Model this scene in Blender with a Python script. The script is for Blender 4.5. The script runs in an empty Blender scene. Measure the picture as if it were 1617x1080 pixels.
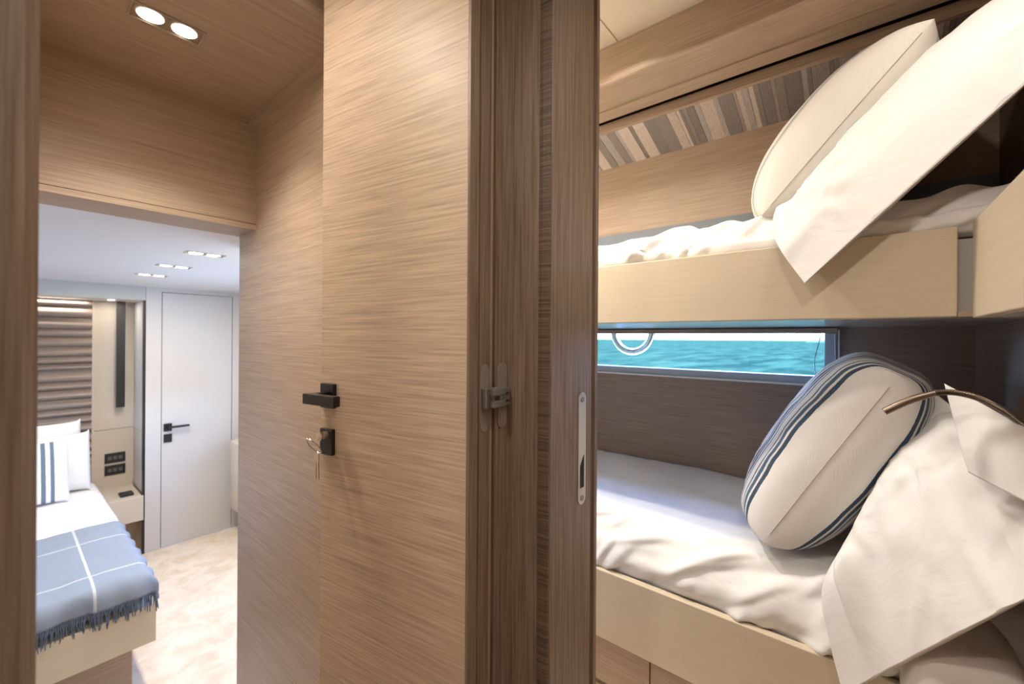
import bpy, bmesh, math, random
from mathutils import Vector, Matrix, noise
random.seed(7)
S = bpy.context.scene
COL = S.collection
PI = math.pi

# ------------------------------------------------------------------ camera, sky, lights, exposure
cam_d = bpy.data.cameras.new('camera')
cam_d.sensor_width = 36.0
cam_d.lens = 666.0 / 1617.0 * 36.0
cam_d.shift_y = -6.0 / 1617.0
cam_d.clip_start = 0.02
cam_d.clip_end = 5000
cam_d.dof.use_dof = True
cam_d.dof.focus_distance = 1.0
cam_d.dof.aperture_fstop = 3.4
cam = bpy.data.objects.new('camera', cam_d)
COL.objects.link(cam)
fw = Vector((.7716, .636, 0)).normalized()
rt = Vector((.636, -.7716, 0)).normalized()
M = Matrix((rt, Vector((0, 0, 1)), -fw)).transposed().to_4x4()
cam.matrix_world = Matrix.Translation((0, 0, 1.2)) @ M @ Matrix.Rotation(math.radians(.38), 4, 'Z')
S.camera = cam

S.view_settings.view_transform = 'Standard'
S.view_settings.look = 'None'
S.view_settings.gamma = 1.0
S.view_settings.use_curve_mapping = False
S.view_settings.exposure = 0.0
try:
    S.cycles.max_bounces = 10
    S.cycles.diffuse_bounces = 6
    S.cycles.sample_clamp_indirect = 6.0
except Exception:
    pass

world = bpy.data.worlds.new('sky')
S.world = world
world.use_nodes = True
wn = world.node_tree
wn.nodes.clear()
wo = wn.nodes.new('ShaderNodeOutputWorld')
wb = wn.nodes.new('ShaderNodeBackground')
wt = wn.nodes.new('ShaderNodeTexCoord')
ws = wn.nodes.new('ShaderNodeSeparateXYZ')
wr = wn.nodes.new('ShaderNodeValToRGB')
wn.links.new(wt.outputs['Generated'], ws.inputs[0])
wn.links.new(ws.outputs['Z'], wr.inputs[0])
wr.color_ramp.elements[0].position = 0.0
wr.color_ramp.elements[0].color = (.42, .64, 1.0, 1)
wr.color_ramp.elements[1].position = .5
wr.color_ramp.elements[1].color = (.15, .34, .90, 1)
wn.links.new(wr.outputs[0], wb.inputs[0])
wb.inputs[1].default_value = 35.0
wn.links.new(wb.outputs[0], wo.inputs[0])

WARM = (1.0, .925, .83)
COOL = (.62, .76, 1.0)


def area(name, loc, energy, size, color=WARM, rot=(0, 0, 0), size_y=None, spread=None):
    d = bpy.data.lights.new(name, 'AREA')
    d.energy = energy
    d.color = color
    if size_y:
        d.shape = 'RECTANGLE'
        d.size = size
        d.size_y = size_y
    else:
        d.shape = 'DISK'
        d.size = size
    if spread:
        d.spread = math.radians(spread)
    o = bpy.data.objects.new(name, d)
    o.location = loc
    o.rotation_euler = rot
    COL.objects.link(o)
    return o


# portals that help the renderer find the sky through the hull windows
for nm_, lc_, ry_, sy_, sz_ in (('portal_bedroom_left', (-1.76, 3.3, .70), -PI / 2, 1.0, .22), ('portal_bedroom_right', (1.76, 3.05, .65), PI / 2, 1.1, .30),
                                ('portal_cabin', (2.14, 1.02, 1.14), PI / 2, 1.84, .175)):
    po_ = area(nm_, lc_, 1, sz_, COOL, (0, ry_, 0), sy_)  # width across z, length along y
    po_.data.cycles.is_portal = True
# ceiling lamps outside the picture, with fill lights added among them
area('lamp_passage', (.14, .90, 2.07), 5.2, .12, WARM)
area('lamp_and_fill_corridor', (.42, -.05, 2.06), 4.0, .10, WARM)
area('lamp_and_fill_corridor', (-.25, .46, 2.06), 7.5, .10, WARM)  # added fill, placed to brighten the casing of the right door post
area('lamp_and_fill_corridor', (.30, -.7, 2.06), 3.5, .12, WARM)
area('lamp_and_fill_cabin', (1.11, .62, 2.19), 4.0, .06, WARM, spread=140)
area('lamp_and_fill_cabin', (1.09, -.12, 2.19), 2.0, .06, WARM, spread=140)
area('lamp_and_fill_cabin', (.985, 1.0, 2.19), 11.0, .06, WARM, spread=140)  # added fill that brightens the lower bunk and its front panel
area('lamp_and_fill_cabin', (1.08, 1.5, 2.19), 9.0, .06, WARM, spread=140)


# ------------------------------------------------------------------ materials
def srgb(r, g, b):
    f = lambda c: ((c / 255 + .055) / 1.055) ** 2.4 if c > 10 else c / 255 / 12.92
    return (f(r), f(g), f(b), 1)


def mat(name):
    m = bpy.data.materials.new(name)
    m.use_nodes = True
    nt = m.node_tree
    return m, nt, nt.nodes['Principled BSDF']


def plain(name, col, rough=.5, metal=0.0, noise_amt=0.0, nscale=40, bump=0.0, emit=None, estr=0, spec=None):
    m, nt, b = mat(name)
    b.inputs['Base Color'].default_value = col if len(col) == 4 else (*col, 1)
    b.inputs['Roughness'].default_value = rough
    b.inputs['Metallic'].default_value = metal
    if spec is not None:
        b.inputs['Specular IOR Level'].default_value = spec
    if noise_amt or bump:
        tc = nt.nodes.new('ShaderNodeTexCoord')
        n = nt.nodes.new('ShaderNodeTexNoise')
        n.inputs['Scale'].default_value = nscale
        n.inputs['Detail'].default_value = 4
        nt.links.new(tc.outputs['Object'], n.inputs['Vector'])
        if noise_amt:
            r = nt.nodes.new('ShaderNodeValToRGB')
            r.color_ramp.elements[0].position = .3
            r.color_ramp.elements[1].position = .7
            r.color_ramp.elements[0].color = tuple(c * (1 - noise_amt) for c in col[:3]) + (1,)
            r.color_ramp.elements[1].color = tuple(min(1, c * (1 + noise_amt)) for c in col[:3]) + (1,)
            nt.links.new(n.outputs[0], r.inputs[0])
            nt.links.new(r.outputs[0], b.inputs['Base Color'])
        if bump:
            bp = nt.nodes.new('ShaderNodeBump')
            bp.inputs['Strength'].default_value = bump
            bp.inputs['Distance'].default_value = .002
            nt.links.new(n.outputs[0], bp.inputs['Height'])
            nt.links.new(bp.outputs[0], b.inputs['Normal'])
    if emit:
        b.inputs['Emission Color'].default_value = (*emit, 1)
        b.inputs['Emission Strength'].default_value = estr
    return m


def wood(name, light, dark, axis, fine=260.0, rough=.42, bump=.25, contrast=1.0, spec=.4):
    """fine-line veneer: noise stretched along the grain axis (0 x, 1 y, 2 z)"""
    m, nt, b = mat(name)
    tc = nt.nodes.new('ShaderNodeTexCoord')
    mp = nt.nodes.new('ShaderNodeMapping')
    sc = [fine] * 3
    for ax_ in (axis if isinstance(axis, tuple) else (axis,)):
        sc[ax_] = 5.0
    mp.inputs['Scale'].default_value = sc
    nt.links.new(tc.outputs['Object'], mp.inputs['Vector'])
    n1 = nt.nodes.new('ShaderNodeTexNoise')
    n1.inputs['Scale'].default_value = 1.0
    n1.inputs['Detail'].default_value = 3
    n1.inputs['Roughness'].default_value = .6
    nt.links.new(mp.outputs[0], n1.inputs['Vector'])
    mp2 = nt.nodes.new('ShaderNodeMapping')
    sc2 = [fine * .22] * 3
    for ax_ in (axis if isinstance(axis, tuple) else (axis,)):
        sc2[ax_] = 1.2
    mp2.inputs['Scale'].default_value = sc2
    nt.links.new(tc.outputs['Object'], mp2.inputs['Vector'])
    n2 = nt.nodes.new('ShaderNodeTexNoise')
    n2.inputs['Scale'].default_value = 1.0
    n2.inputs['Detail'].default_value = 2
    nt.links.new(mp2.outputs[0], n2.inputs['Vector'])
    mx = nt.nodes.new('ShaderNodeMath')
    mx.operation = 'MULTIPLY_ADD'
    mx.inputs[1].default_value = .86
    nt.links.new(n1.outputs[0], mx.inputs[0])
    m2 = nt.nodes.new('ShaderNodeMath')
    m2.operation = 'MULTIPLY'
    m2.inputs[1].default_value = .14
    nt.links.new(n2.outputs[0], m2.inputs[0])
    nt.links.new(m2.outputs[0], mx.inputs[2])
    r = nt.nodes.new('ShaderNodeValToRGB')
    w = .17 / contrast
    r.color_ramp.elements[0].position = .5 - w
    r.color_ramp.elements[1].position = .5 + w
    r.color_ramp.elements[0].color = dark
    r.color_ramp.elements[1].color = light
    nt.links.new(mx.outputs[0], r.inputs[0])
    nt.links.new(r.outputs[0], b.inputs['Base Color'])
    b.inputs['Roughness'].default_value = rough
    b.inputs['Specular IOR Level'].default_value = spec
    bp = nt.nodes.new('ShaderNodeBump')
    bp.inputs['Strength'].default_value = bump
    bp.inputs['Distance'].default_value = .0015
    nt.links.new(mx.outputs[0], bp.inputs['Height'])
    nt.links.new(bp.outputs[0], b.inputs['Normal'])
    return m


OAK_L, OAK_D = (.49, .365, .265, 1), (.30, .215, .15, 1)
oak_x = wood('oak_grain_x', OAK_L, OAK_D, 0, fine=340, contrast=.85)
oak_y = wood('oak_grain_y', OAK_L, OAK_D, 1, fine=340, contrast=.85)
oak_z = wood('oak_grain_z', OAK_L, OAK_D, 2)
oak_door = wood('oak_door', (.60, .455, .335, 1), (.37, .27, .187, 1), 0, fine=190, contrast=1.0, rough=.5)
JL, JD = (.285, .20, .14, 1), (.135, .091, .064, 1)
jamb_z = wood('jamb_wood', JL, JD, 2, fine=210, rough=.45)
jamb_x = wood('jamb_edge_wood', (.17, .115, .077, 1), (.07, .047, .032, 1), (0, 1), fine=330, rough=.5, contrast=1.4)
oak_shaded_y = wood('cabin_oak_shaded_y', (.37, .265, .195, 1), (.215, .150, .107, 1), 1, fine=300)  # same oak, base colour darkened for the low light on these walls
oak_shaded_x = wood('cabin_oak_shaded_x', (.37, .265, .195, 1), (.215, .150, .107, 1), 0, fine=300)
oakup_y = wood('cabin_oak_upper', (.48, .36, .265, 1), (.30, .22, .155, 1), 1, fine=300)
beige = wood('beige_lacquer', (.62, .525, .39, 1), (.575, .48, .35, 1), 1, fine=200, rough=.4, bump=.08)
beige_x = wood('beige_lacquer_x', (.62, .525, .39, 1), (.575, .48, .35, 1), 0, fine=200, rough=.4, bump=.08)
cream_ceiling = plain('cream_ceiling', (.74, .67, .55), .6)
bed_ceiling = plain('bedroom_ceiling', (.66, .63, .60), .6)
grey_lacquer = plain('greige_lacquer', (.56, .54, .52), .38)
greige = plain('greige_leather', (.55, .475, .38), .5, bump=.1, nscale=300)
dark_gap = plain('shadow_gap', (.02, .016, .013), .8)
black = plain('black_anodised', (.012, .011, .011), .35)
black_soft = plain('black_plastic', (.012, .012, .012), .5)
bronze = plain('dark_metal_handle', (.045, .043, .042), .32, .85)
steel = plain('brushed_steel', (.60, .57, .52), .3, .9)
hinge_grey = plain('hinge_grey', (.30, .275, .25), .42, .7)
hinge_plate_m = plain('hinge_plate', (.30, .265, .225), .5, .3)
nickel = plain('nickel', (.62, .54, .44), .25, 1)
chrome = plain('chrome', (.75, .76, .78), .08, 1)
lamp_metal = plain('lamp_bronze', (.20, .155, .115), .35, .9)
win_frame_m = plain('window_frame_grey', (.42, .46, .50), .45)
white_bead = plain('white_bead', (.80, .78, .74), .4)
under_m = plain('bunk_underside', (.60, .58, .54), .22)
trim_blue = plain('grey_trim', (.17, .195, .225), .4)
floor_m = plain('corridor_floor', (.36, .26, .18), .4, noise_amt=.15)
wall_lt = plain('corridor_wall', (.66, .59, .49), .6)
ship_m = plain('ship_white', (.6, .62, .65), .6)
hull_m = plain('ship_hull', (.16, .20, .25), .6)
emit_m = plain('lamp_glow', (1, .95, .85), .5, emit=(1.0, .88, .68), estr=14)


def cotton(name, col, scale=260.0, bump=.25, fold=.35):
    m, nt, b = mat(name)
    b.inputs['Base Color'].default_value = col
    b.inputs['Roughness'].default_value = .85
    b.inputs['Specular IOR Level'].default_value = .15
    tc = nt.nodes.new('ShaderNodeTexCoord')
    n = nt.nodes.new('ShaderNodeTexNoise')
    n.inputs['Scale'].default_value = scale
    n.inputs['Detail'].default_value = 2
    nt.links.new(tc.outputs['Object'], n.inputs['Vector'])
    n2 = nt.nodes.new('ShaderNodeTexNoise')
    n2.inputs['Scale'].default_value = 9.0
    n2.inputs['Detail'].default_value = 3
    n2.inputs['Distortion'].default_value = .6
    nt.links.new(tc.outputs['Object'], n2.inputs['Vector'])
    bp = nt.nodes.new('ShaderNodeBump')
    bp.inputs['Strength'].default_value = bump
    bp.inputs['Distance'].default_value = .001
    nt.links.new(n.outputs[0], bp.inputs['Height'])
    bp2 = nt.nodes.new('ShaderNodeBump')
    bp2.inputs['Strength'].default_value = fold
    bp2.inputs['Distance'].default_value = .012
    nt.links.new(n2.outputs[0], bp2.inputs['Height'])
    nt.links.new(bp.outputs[0], bp2.inputs['Normal'])
    nt.links.new(bp2.outputs[0], b.inputs['Normal'])
    return m


white_cotton = cotton('white_cotton', (.75, .735, .71, 1))
white_linen = cotton('white_sheet', (.82, .80, .77, 1), fold=.3)
grey_mattress = plain('mattress_grey', (.42, .44, .47), .8)


def stripes(name, base, bands, coord='UV', axis='X', mirror=True, knit=420.0, bump=.5):
    """woven cloth; bands = list of (lo, hi, colour) on |2u-1| (mirror) or u"""
    m, nt, b = mat(name)
    b.inputs['Roughness'].default_value = .9
    b.inputs['Specular IOR Level'].default_value = .1
    tc = nt.nodes.new('ShaderNodeTexCoord')
    sp = nt.nodes.new('ShaderNodeSeparateXYZ')
    nt.links.new(tc.outputs['UV'], sp.inputs[0])
    v = sp.outputs[axis]

    def math_(op, a, bb=None):
        n = nt.nodes.new('ShaderNodeMath')
        n.operation = op
        for i, q in enumerate((a, bb)):
            if q is None:
                continue
            if isinstance(q, (int, float)):
                n.inputs[i].default_value = q
            else:
                nt.links.new(q, n.inputs[i])
        return n.outputs[0]
    if mirror:
        v = math_('ABSOLUTE', math_('SUBTRACT', math_('MULTIPLY', v, 2.0), 1.0))
    jag = nt.nodes.new('ShaderNodeTexNoise')
    jag.inputs['Scale'].default_value = 160
    nt.links.new(tc.outputs['UV'], jag.inputs['Vector'])
    v = math_('ADD', v, math_('MULTIPLY', math_('SUBTRACT', jag.outputs[0], .5), .008))
    cur = None
    for lo, hi, c in bands:
        mask = math_('MULTIPLY', math_('GREATER_THAN', v, lo), math_('LESS_THAN', v, hi))
        mx = nt.nodes.new('ShaderNodeMix')
        mx.data_type = 'RGBA'
        nt.links.new(mask, mx.inputs[0])
        if cur is None:
            mx.inputs[6].default_value = base
        else:
            nt.links.new(cur, mx.inputs[6])
        mx.inputs[7].default_value = c
        cur = mx.outputs[2]
    if cur is None:
        b.inputs['Base Color'].default_value = base
    else:
        nt.links.new(cur, b.inputs['Base Color'])
    wv = nt.nodes.new('ShaderNodeTexWave')
    wv.bands_direction = 'DIAGONAL'
    wv.inputs['Scale'].default_value = knit / 10
    wv.inputs['Distortion'].default_value = 2.0
    wv.inputs['Detail Scale'].default_value = 3.0
    nt.links.new(tc.outputs['UV'], wv.inputs['Vector'])
    bp = nt.nodes.new('ShaderNodeBump')
    bp.inputs['Strength'].default_value = bump
    bp.inputs['Distance'].default_value = .0012
    nt.links.new(wv.outputs[0], bp.inputs['Height'])
    nt.links.new(bp.outputs[0], b.inputs['Normal'])
    return m


NAVY = (.06, .092, .135, 1)
MIDB = (.095, .15, .22, 1)
knit_lower = stripes('knit_blue_striped', (.78, .755, .72, 1),
                     [(.765, .815, NAVY), (.685, .735, MIDB), (.635, .655, MIDB), (.53, .55, MIDB), (.45, .49, NAVY), (.38, .42, NAVY), (.30, .32, MIDB)], knit=1300, bump=.3)
knit_upper = stripes('knit_cream', (.76, .72, .66, 1), [(.62, .645, (.13, .17, .19, 1)), (.665, .68, (.3, .33, .34, 1))], knit=1300, bump=.3)
far_knit = stripes('knit_far_striped', (.80, .80, .81, 1),
                   [(.597, .627, (.15, .19, .24, 1)), (.658, .688, (.15, .19, .24, 1)), (.54, .563, (.2, .24, .28, 1))], mirror=False)


def check(name):
    m, nt, b = mat(name)
    b.inputs['Roughness'].default_value = .95
    b.inputs['Specular IOR Level'].default_value = .1
    tc = nt.nodes.new('ShaderNodeTexCoord')
    sp = nt.nodes.new('ShaderNodeSeparateXYZ')
    nt.links.new(tc.outputs['UV'], sp.inputs[0])

    def near(o, vals, w):
        tot = None
        for q in vals:
            c = nt.nodes.new('ShaderNodeMath')
            c.operation = 'COMPARE'
            nt.links.new(o, c.inputs[0])
            c.inputs[1].default_value = q
            c.inputs[2].default_value = w
            if tot is None:
                tot = c.outputs[0]
            else:
                a = nt.nodes.new('ShaderNodeMath')
                a.operation = 'MAXIMUM'
                nt.links.new(tot, a.inputs[0])
                nt.links.new(c.outputs[0], a.inputs[1])
                tot = a.outputs[0]
        return tot
    a1 = near(sp.outputs['X'], [.285, -.16, -.6], .0055)
    a2 = near(sp.outputs['Y'], [3.42, 2.93], .006)
    mxm = nt.nodes.new('ShaderNodeMath')
    mxm.operation = 'MAXIMUM'
    nt.links.new(a1, mxm.inputs[0])
    nt.links.new(a2, mxm.inputs[1])
    mx = nt.nodes.new('ShaderNodeMix')
    mx.data_type = 'RGBA'
    nt.links.new(mxm.outputs[0], mx.inputs[0])
    mx.inputs[6].default_value = (.25, .285, .335, 1)
    mx.inputs[7].default_value = (.50, .51, .49, 1)
    nt.links.new(mx.outputs[2], b.inputs['Base Color'])
    n = nt.nodes.new('ShaderNodeTexNoise')
    n.inputs['Scale'].default_value = 350
    nt.links.new(tc.outputs['Object'], n.inputs['Vector'])
    bp = nt.nodes.new('ShaderNodeBump')
    bp.inputs['Strength'].default_value = .4
    bp.inputs['Distance'].default_value = .002
    nt.links.new(n.outputs[0], bp.inputs['Height'])
    nt.links.new(bp.outputs[0], b.inputs['Normal'])
    return m


blanket_m = check('blue_check_wool')
fringe_m = plain('blue_fringe', (.10, .135, .19), .95, noise_amt=.4, nscale=60)


def carpet():
    m, nt, b = mat('mottled_carpet')
    b.inputs['Roughness'].default_value = .95
    b.inputs['Specular IOR Level'].default_value = .05
    tc = nt.nodes.new('ShaderNodeTexCoord')
    n = nt.nodes.new('ShaderNodeTexNoise')
    n.inputs['Scale'].default_value = 7
    n.inputs['Detail'].default_value = 5
    n.inputs['Roughness'].default_value = .65
    n.inputs['Distortion'].default_value = .5
    nt.links.new(tc.outputs['Object'], n.inputs['Vector'])
    r = nt.nodes.new('ShaderNodeValToRGB')
    r.color_ramp.elements[0].position = .34
    r.color_ramp.elements[0].color = (.68, .55, .41, 1)
    r.color_ramp.elements[1].position = .60
    r.color_ramp.elements[1].color = (.80, .70, .565, 1)
    nt.links.new(n.outputs[0], r.inputs[0])
    nt.links.new(r.outputs[0], b.inputs['Base Color'])
    n2 = nt.nodes.new('ShaderNodeTexNoise')
    n2.inputs['Scale'].default_value = 120
    nt.links.new(tc.outputs['Object'], n2.inputs['Vector'])
    bp = nt.nodes.new('ShaderNodeBump')
    bp.inputs['Strength'].default_value = .5
    bp.inputs['Distance'].default_value = .006
    nt.links.new(n2.outputs[0], bp.inputs['Height'])
    nt.links.new(bp.outputs[0], b.inputs['Normal'])
    return m


def sea():
    m = bpy.data.materials.new('sea_water')
    m.use_nodes = True
    nt = m.node_tree
    nt.nodes.clear()
    out = nt.nodes.new('ShaderNodeOutputMaterial')
    dif = nt.nodes.new('ShaderNodeBsdfDiffuse')
    glo = nt.nodes.new('ShaderNodeBsdfGlossy')
    glo.inputs['Roughness'].default_value = .35
    mixs = nt.nodes.new('ShaderNodeMixShader')
    mixs.inputs[0].default_value = .006
    tc = nt.nodes.new('ShaderNodeTexCoord')
    mp = nt.nodes.new('ShaderNodeMapping')
    mp.inputs['Scale'].default_value = (.22, .75, 1)
    nt.links.new(tc.outputs['Object'], mp.inputs[0])
    n = nt.nodes.new('ShaderNodeTexNoise')
    n.inputs['Scale'].default_value = 1.3
    n.inputs['Detail'].default_value = 8
    n.inputs['Roughness'].default_value = .68
    nt.links.new(mp.outputs[0], n.inputs['Vector'])
    r = nt.nodes.new('ShaderNodeValToRGB')
    r.color_ramp.elements[0].position = .41
    r.color_ramp.elements[0].color = (.0095, .026, .0125, 1)
    r.color_ramp.elements[1].position = .61
    r.color_ramp.elements[1].color = (.042, .066, .0285, 1)
    nt.links.new(n.outputs[0], r.inputs[0])
    nt.links.new(r.outputs[0], dif.inputs[0])
    bp = nt.nodes.new('ShaderNodeBump')
    bp.inputs['Strength'].default_value = .7
    bp.inputs['Distance'].default_value = .3
    nt.links.new(n.outputs[0], bp.inputs['Height'])
    nt.links.new(bp.outputs[0], dif.inputs['Normal'])
    nt.links.new(bp.outputs[0], glo.inputs['Normal'])
    nt.links.new(dif.outputs[0], mixs.inputs[1])
    nt.links.new(glo.outputs[0], mixs.inputs[2])
    nt.links.new(mixs.outputs[0], out.inputs[0])
    return m


def glass():
    m = bpy.data.materials.new('window_glass')
    m.use_nodes = True
    nt = m.node_tree
    nt.nodes.clear()
    o = nt.nodes.new('ShaderNodeOutputMaterial')
    t = nt.nodes.new('ShaderNodeBsdfTransparent')
    t.inputs[0].default_value = (.93, .97, .97, 1)
    g = nt.nodes.new('ShaderNodeBsdfGlossy')
    g.inputs['Roughness'].default_value = .02
    f = nt.nodes.new('ShaderNodeFresnel')
    f.inputs[0].default_value = 1.3
    x = nt.nodes.new('ShaderNodeMixShader')
    nt.links.new(f.outputs[0], x.inputs[0])
    nt.links.new(t.outputs[0], x.inputs[1])
    nt.links.new(g.outputs[0], x.inputs[2])
    nt.links.new(x.outputs[0], o.inputs[0])
    return m


carpet_m, sea_m, glass_m = carpet(), sea(), glass()

# ------------------------------------------------------------------ building helpers
ORG = {}


def tag(o, label=None, cat=None, group=None, kind=None):
    if label:
        o['label'] = label
    if cat:
        o['category'] = cat
    if group:
        o['group'] = group
    if kind:
        o['kind'] = kind
    return o


def thing(name, loc, label=None, cat=None, group=None, rotz=0, kind=None):
    o = bpy.data.objects.new(name, None)
    o.empty_display_size = .05
    o.location = loc
    o.rotation_euler = (0, 0, rotz)
    COL.objects.link(o)
    ORG[o.name] = Matrix.Translation(loc) @ Matrix.Rotation(rotz, 4, 'Z')
    return tag(o, label, cat, group, kind)


def obj(name, bm, m, parent=None, loc=None, smooth=False, local=False, angle=40):
    """bm in world coordinates (local=True: in the parent's frame)"""
    W = ORG[parent.name] if parent else Matrix.Identity(4)
    if local:
        W = Matrix.Identity(4)
    if loc is not None and not parent:
        W = Matrix.Translation(loc)
    bm.normal_update()
    if not local:
        bmesh.ops.transform(bm, matrix=W.inverted(), verts=bm.verts)
    me = bpy.data.meshes.new(name)
    bm.to_mesh(me)
    bm.free()
    ms = m if isinstance(m, (list, tuple)) else [m]
    for q in ms:
        me.materials.append(q)
    if smooth:
        for p in me.polygons:
            p.use_smooth = True
        if angle < 180:
            me.set_sharp_from_angle(angle=math.radians(angle))
    o = bpy.data.objects.new(name, me)
    COL.objects.link(o)
    if parent:
        o.parent = parent
        ORG[o.name] = ORG[parent.name]
    else:
        ORG[o.name] = W
        if loc is not None:
            o.location = loc
    return o


def BM():
    return bmesh.new()


def box(bm, lo, hi, bev=0.0, seg=2, mi=0):
    vs = [bm.verts.new((x, y, z)) for z in (lo[2], hi[2]) for y in (lo[1], hi[1]) for x in (lo[0], hi[0])]
    idx = [(0, 2, 3, 1), (4, 5, 7, 6), (0, 1, 5, 4), (2, 6, 7, 3), (0, 4, 6, 2), (1, 3, 7, 5)]
    fs = [bm.faces.new([vs[i] for i in f]) for f in idx]
    for f in fs:
        f.material_index = mi
    if bev:
        es = list({e for f in fs for e in f.edges})
        bmesh.ops.bevel(bm, geom=es, offset=bev, segments=seg, affect='EDGES', profile=.5)
    return bm


def bx(lo, hi, bev=0.0, seg=2):
    return box(BM(), lo, hi, bev, seg)


def prism(bm, pts, z0, z1):
    """closed plan outline extruded upwards"""
    a = [bm.verts.new((x, y, z0)) for x, y in pts]
    b = [bm.verts.new((x, y, z1)) for x, y in pts]
    n = len(pts)
    for i in range(n):
        j = (i + 1) % n
        bm.faces.new((a[i], a[j], b[j], b[i]))
    bm.faces.new(a[::-1])
    bm.faces.new(b)
    bmesh.ops.recalc_face_normals(bm, faces=bm.faces)
    return bm


def loft(bm, rings, closed=True, caps=True):
    vr = [[bm.verts.new(p) for p in r] for r in rings]
    n = len(rings[0])
    for i in range(len(vr) - 1):
        for j in range(n if closed else n - 1):
            k = (j + 1) % n
            bm.faces.new((vr[i][j], vr[i][k], vr[i + 1][k], vr[i + 1][j]))
    if caps and closed:
        bm.faces.new(vr[0][::-1])
        bm.faces.new(vr[-1])
    bmesh.ops.recalc_face_normals(bm, faces=bm.faces)
    return bm


def extr_y(bm, sec, y0, y1, n=1):
    """section of (x, z) points swept along y"""
    return loft(bm, [[(x, y0 + (y1 - y0) * i / n, z) for x, z in sec] for i in range(n + 1)])


def extr_x(bm, sec, x0, x1):
    return loft(bm, [[(x, y, z) for y, z in sec] for x in (x0, x1)])


def catmull(P, n):
    P = [Vector(p) for p in P]
    out = []
    for i in range(len(P) - 1):
        p0, p1, p2, p3 = P[max(i - 1, 0)], P[i], P[i + 1], P[min(i + 2, len(P) - 1)]
        for k in range(n):
            t = k / n
            out.append(.5 * ((2 * p1) + (p2 - p0) * t + (2 * p0 - 5 * p1 + 4 * p2 - p3) * t * t + (3 * p1 - p0 - 3 * p2 + p3) * t ** 3))
    out.append(P[-1])
    return out


def tube(bm, path, r, seg=10, caps=True, closed=False):
    path = [Vector(p) for p in path]
    rings = []
    up = Vector((0.13, .21, 1)).normalized()
    for i, p in enumerate(path):
        a = path[i - 1] if (i or closed) else p
        b = path[(i + 1) % len(path)] if (i < len(path) - 1 or closed) else p
        t = (b - a).normalized()
        s = t.cross(up)
        if s.length < 1e-4:
            s = t.cross(Vector((1, 0, 0)))
        s.normalize()
        u = s.cross(t)
        rr = r(i) if callable(r) else r
        rings.append([p + (s * math.cos(2 * PI * k / seg) + u * math.sin(2 * PI * k / seg)) * rr for k in range(seg)])
    if closed:
        rings.append(rings[0])
    loft(bm, rings, True, caps and not closed)
    if closed:
        bmesh.ops.remove_doubles(bm, verts=bm.verts, dist=1e-6)
    return bm


def disc(bm, c, r, h, axis=2, seg=28):
    """short cylinder along axis, from c to c+h"""
    ax = [Vector((1, 0, 0)), Vector((0, 1, 0)), Vector((0, 0, 1))]
    a = ax[axis]
    u, v = ax[(axis + 1) % 3], ax[(axis + 2) % 3]
    c = Vector(c)
    return loft(bm, [[c + a * q + (u * math.cos(2 * PI * k / seg) + v * math.sin(2 * PI * k / seg)) * r for k in range(seg)] for q in (0, h)])


def frame_xz(bm, x0, x1, z0, z1, y0, y1, w):
    box(bm, (x0, y0, z0), (x1, y1, z0 + w))
    box(bm, (x0, y0, z1 - w), (x1, y1, z1))
    box(bm, (x0, y0, z0 + w), (x0 + w, y1, z1 - w))
    box(bm, (x1 - w, y0, z0 + w), (x1, y1, z1 - w))
    return bm


def structure(name, bm, m, loc=None, smooth=False, label=None):
    o = obj(name, bm, m, None, loc, smooth)
    return tag(o, label, None, None, 'structure')


def sub(o):
    return o


# ------------------------------------------------------------------ the setting
# corridor where the camera stands, and the passage behind the open door
structure('floor', box(bx((-1.0, -1.2, -.06), (.95, 1.03, 0)), (-.05, 1.0, -.605), (.61, 1.03, -.06)), floor_m, label='oak coloured corridor floor below the open door')
structure('floor', bx((.95, -.32, -.06), (2.2, 2.2, 0)), carpet_m, label='pale carpeted cabin floor under the bunks')
structure('floor', bx((-1.8, 1.03, -.66), (1.8, 5.05, -.605)), carpet_m, label='cream and tan mottled bedroom carpet')
ceil_bm = BM()
box(ceil_bm, (-1.0, 1.06, 2.01), (.9, 1.925, 2.12))
structure('ceiling', ceil_bm, oak_x, label='dark oak passage ceiling with a twin downlight')
structure('ceiling', bx((-1.0, -1.2, 2.08), (.72, 1.06, 2.12)), oak_x, label='raised oak corridor ceiling near the door')
structure('ceiling', bx((.70, -.6, 2.21), (2.2, 2.2, 2.25)), cream_ceiling, label='cream cabin ceiling panel above the bunks')
structure('ceiling', bx((-1.8, 1.925, 1.608), (1.8, 5.05, 1.66)), bed_ceiling, label='pale bedroom ceiling with three twin downlights')
structure('trim_10', bx((.95, .637, 2.2085), (1.33, .640, 2.2105)), oak_y, label='thin seam across the cream cabin ceiling')
structure('wall_passage_right', box(box(BM(), (.61, 1.03, -.605), (.66, 1.925, 2.01)), (.655, .60, 0), (.675, 1.03, 2.08)), oak_y,
          label='oak veneer passage wall behind the open door')
structure('trim_1', bx((.585, 1.06, 1.985), (.612, 1.755, 2.012)), oak_y, label='oak strip where the passage wall meets the ceiling')
lint = structure('wall_passage_end', bx((-.6, 1.755, 1.622), (.61, 1.925, 2.01)), oak_x, label='oak panel over the bedroom doorway')
obj('edge_strip', bx((-.6, 1.750, 1.60), (.61, 1.925, 1.619)), oak_x, lint)
structure('wall_passage_left', bx((-.05, .68, -.605), (0.0, 1.925, 2.12)), wall_lt, label='pale wall along the left of the passage')
structure('wall_corridor_left', bx((-1.05, -1.2, 0), (-1.0, .68, 2.12)), wall_lt, label='corridor wall left of the camera')
structure('wall_corridor_back', bx((-1.0, -1.25, 0), (.93, -1.2, 2.12)), wall_lt, label='corridor wall behind the camera')
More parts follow.
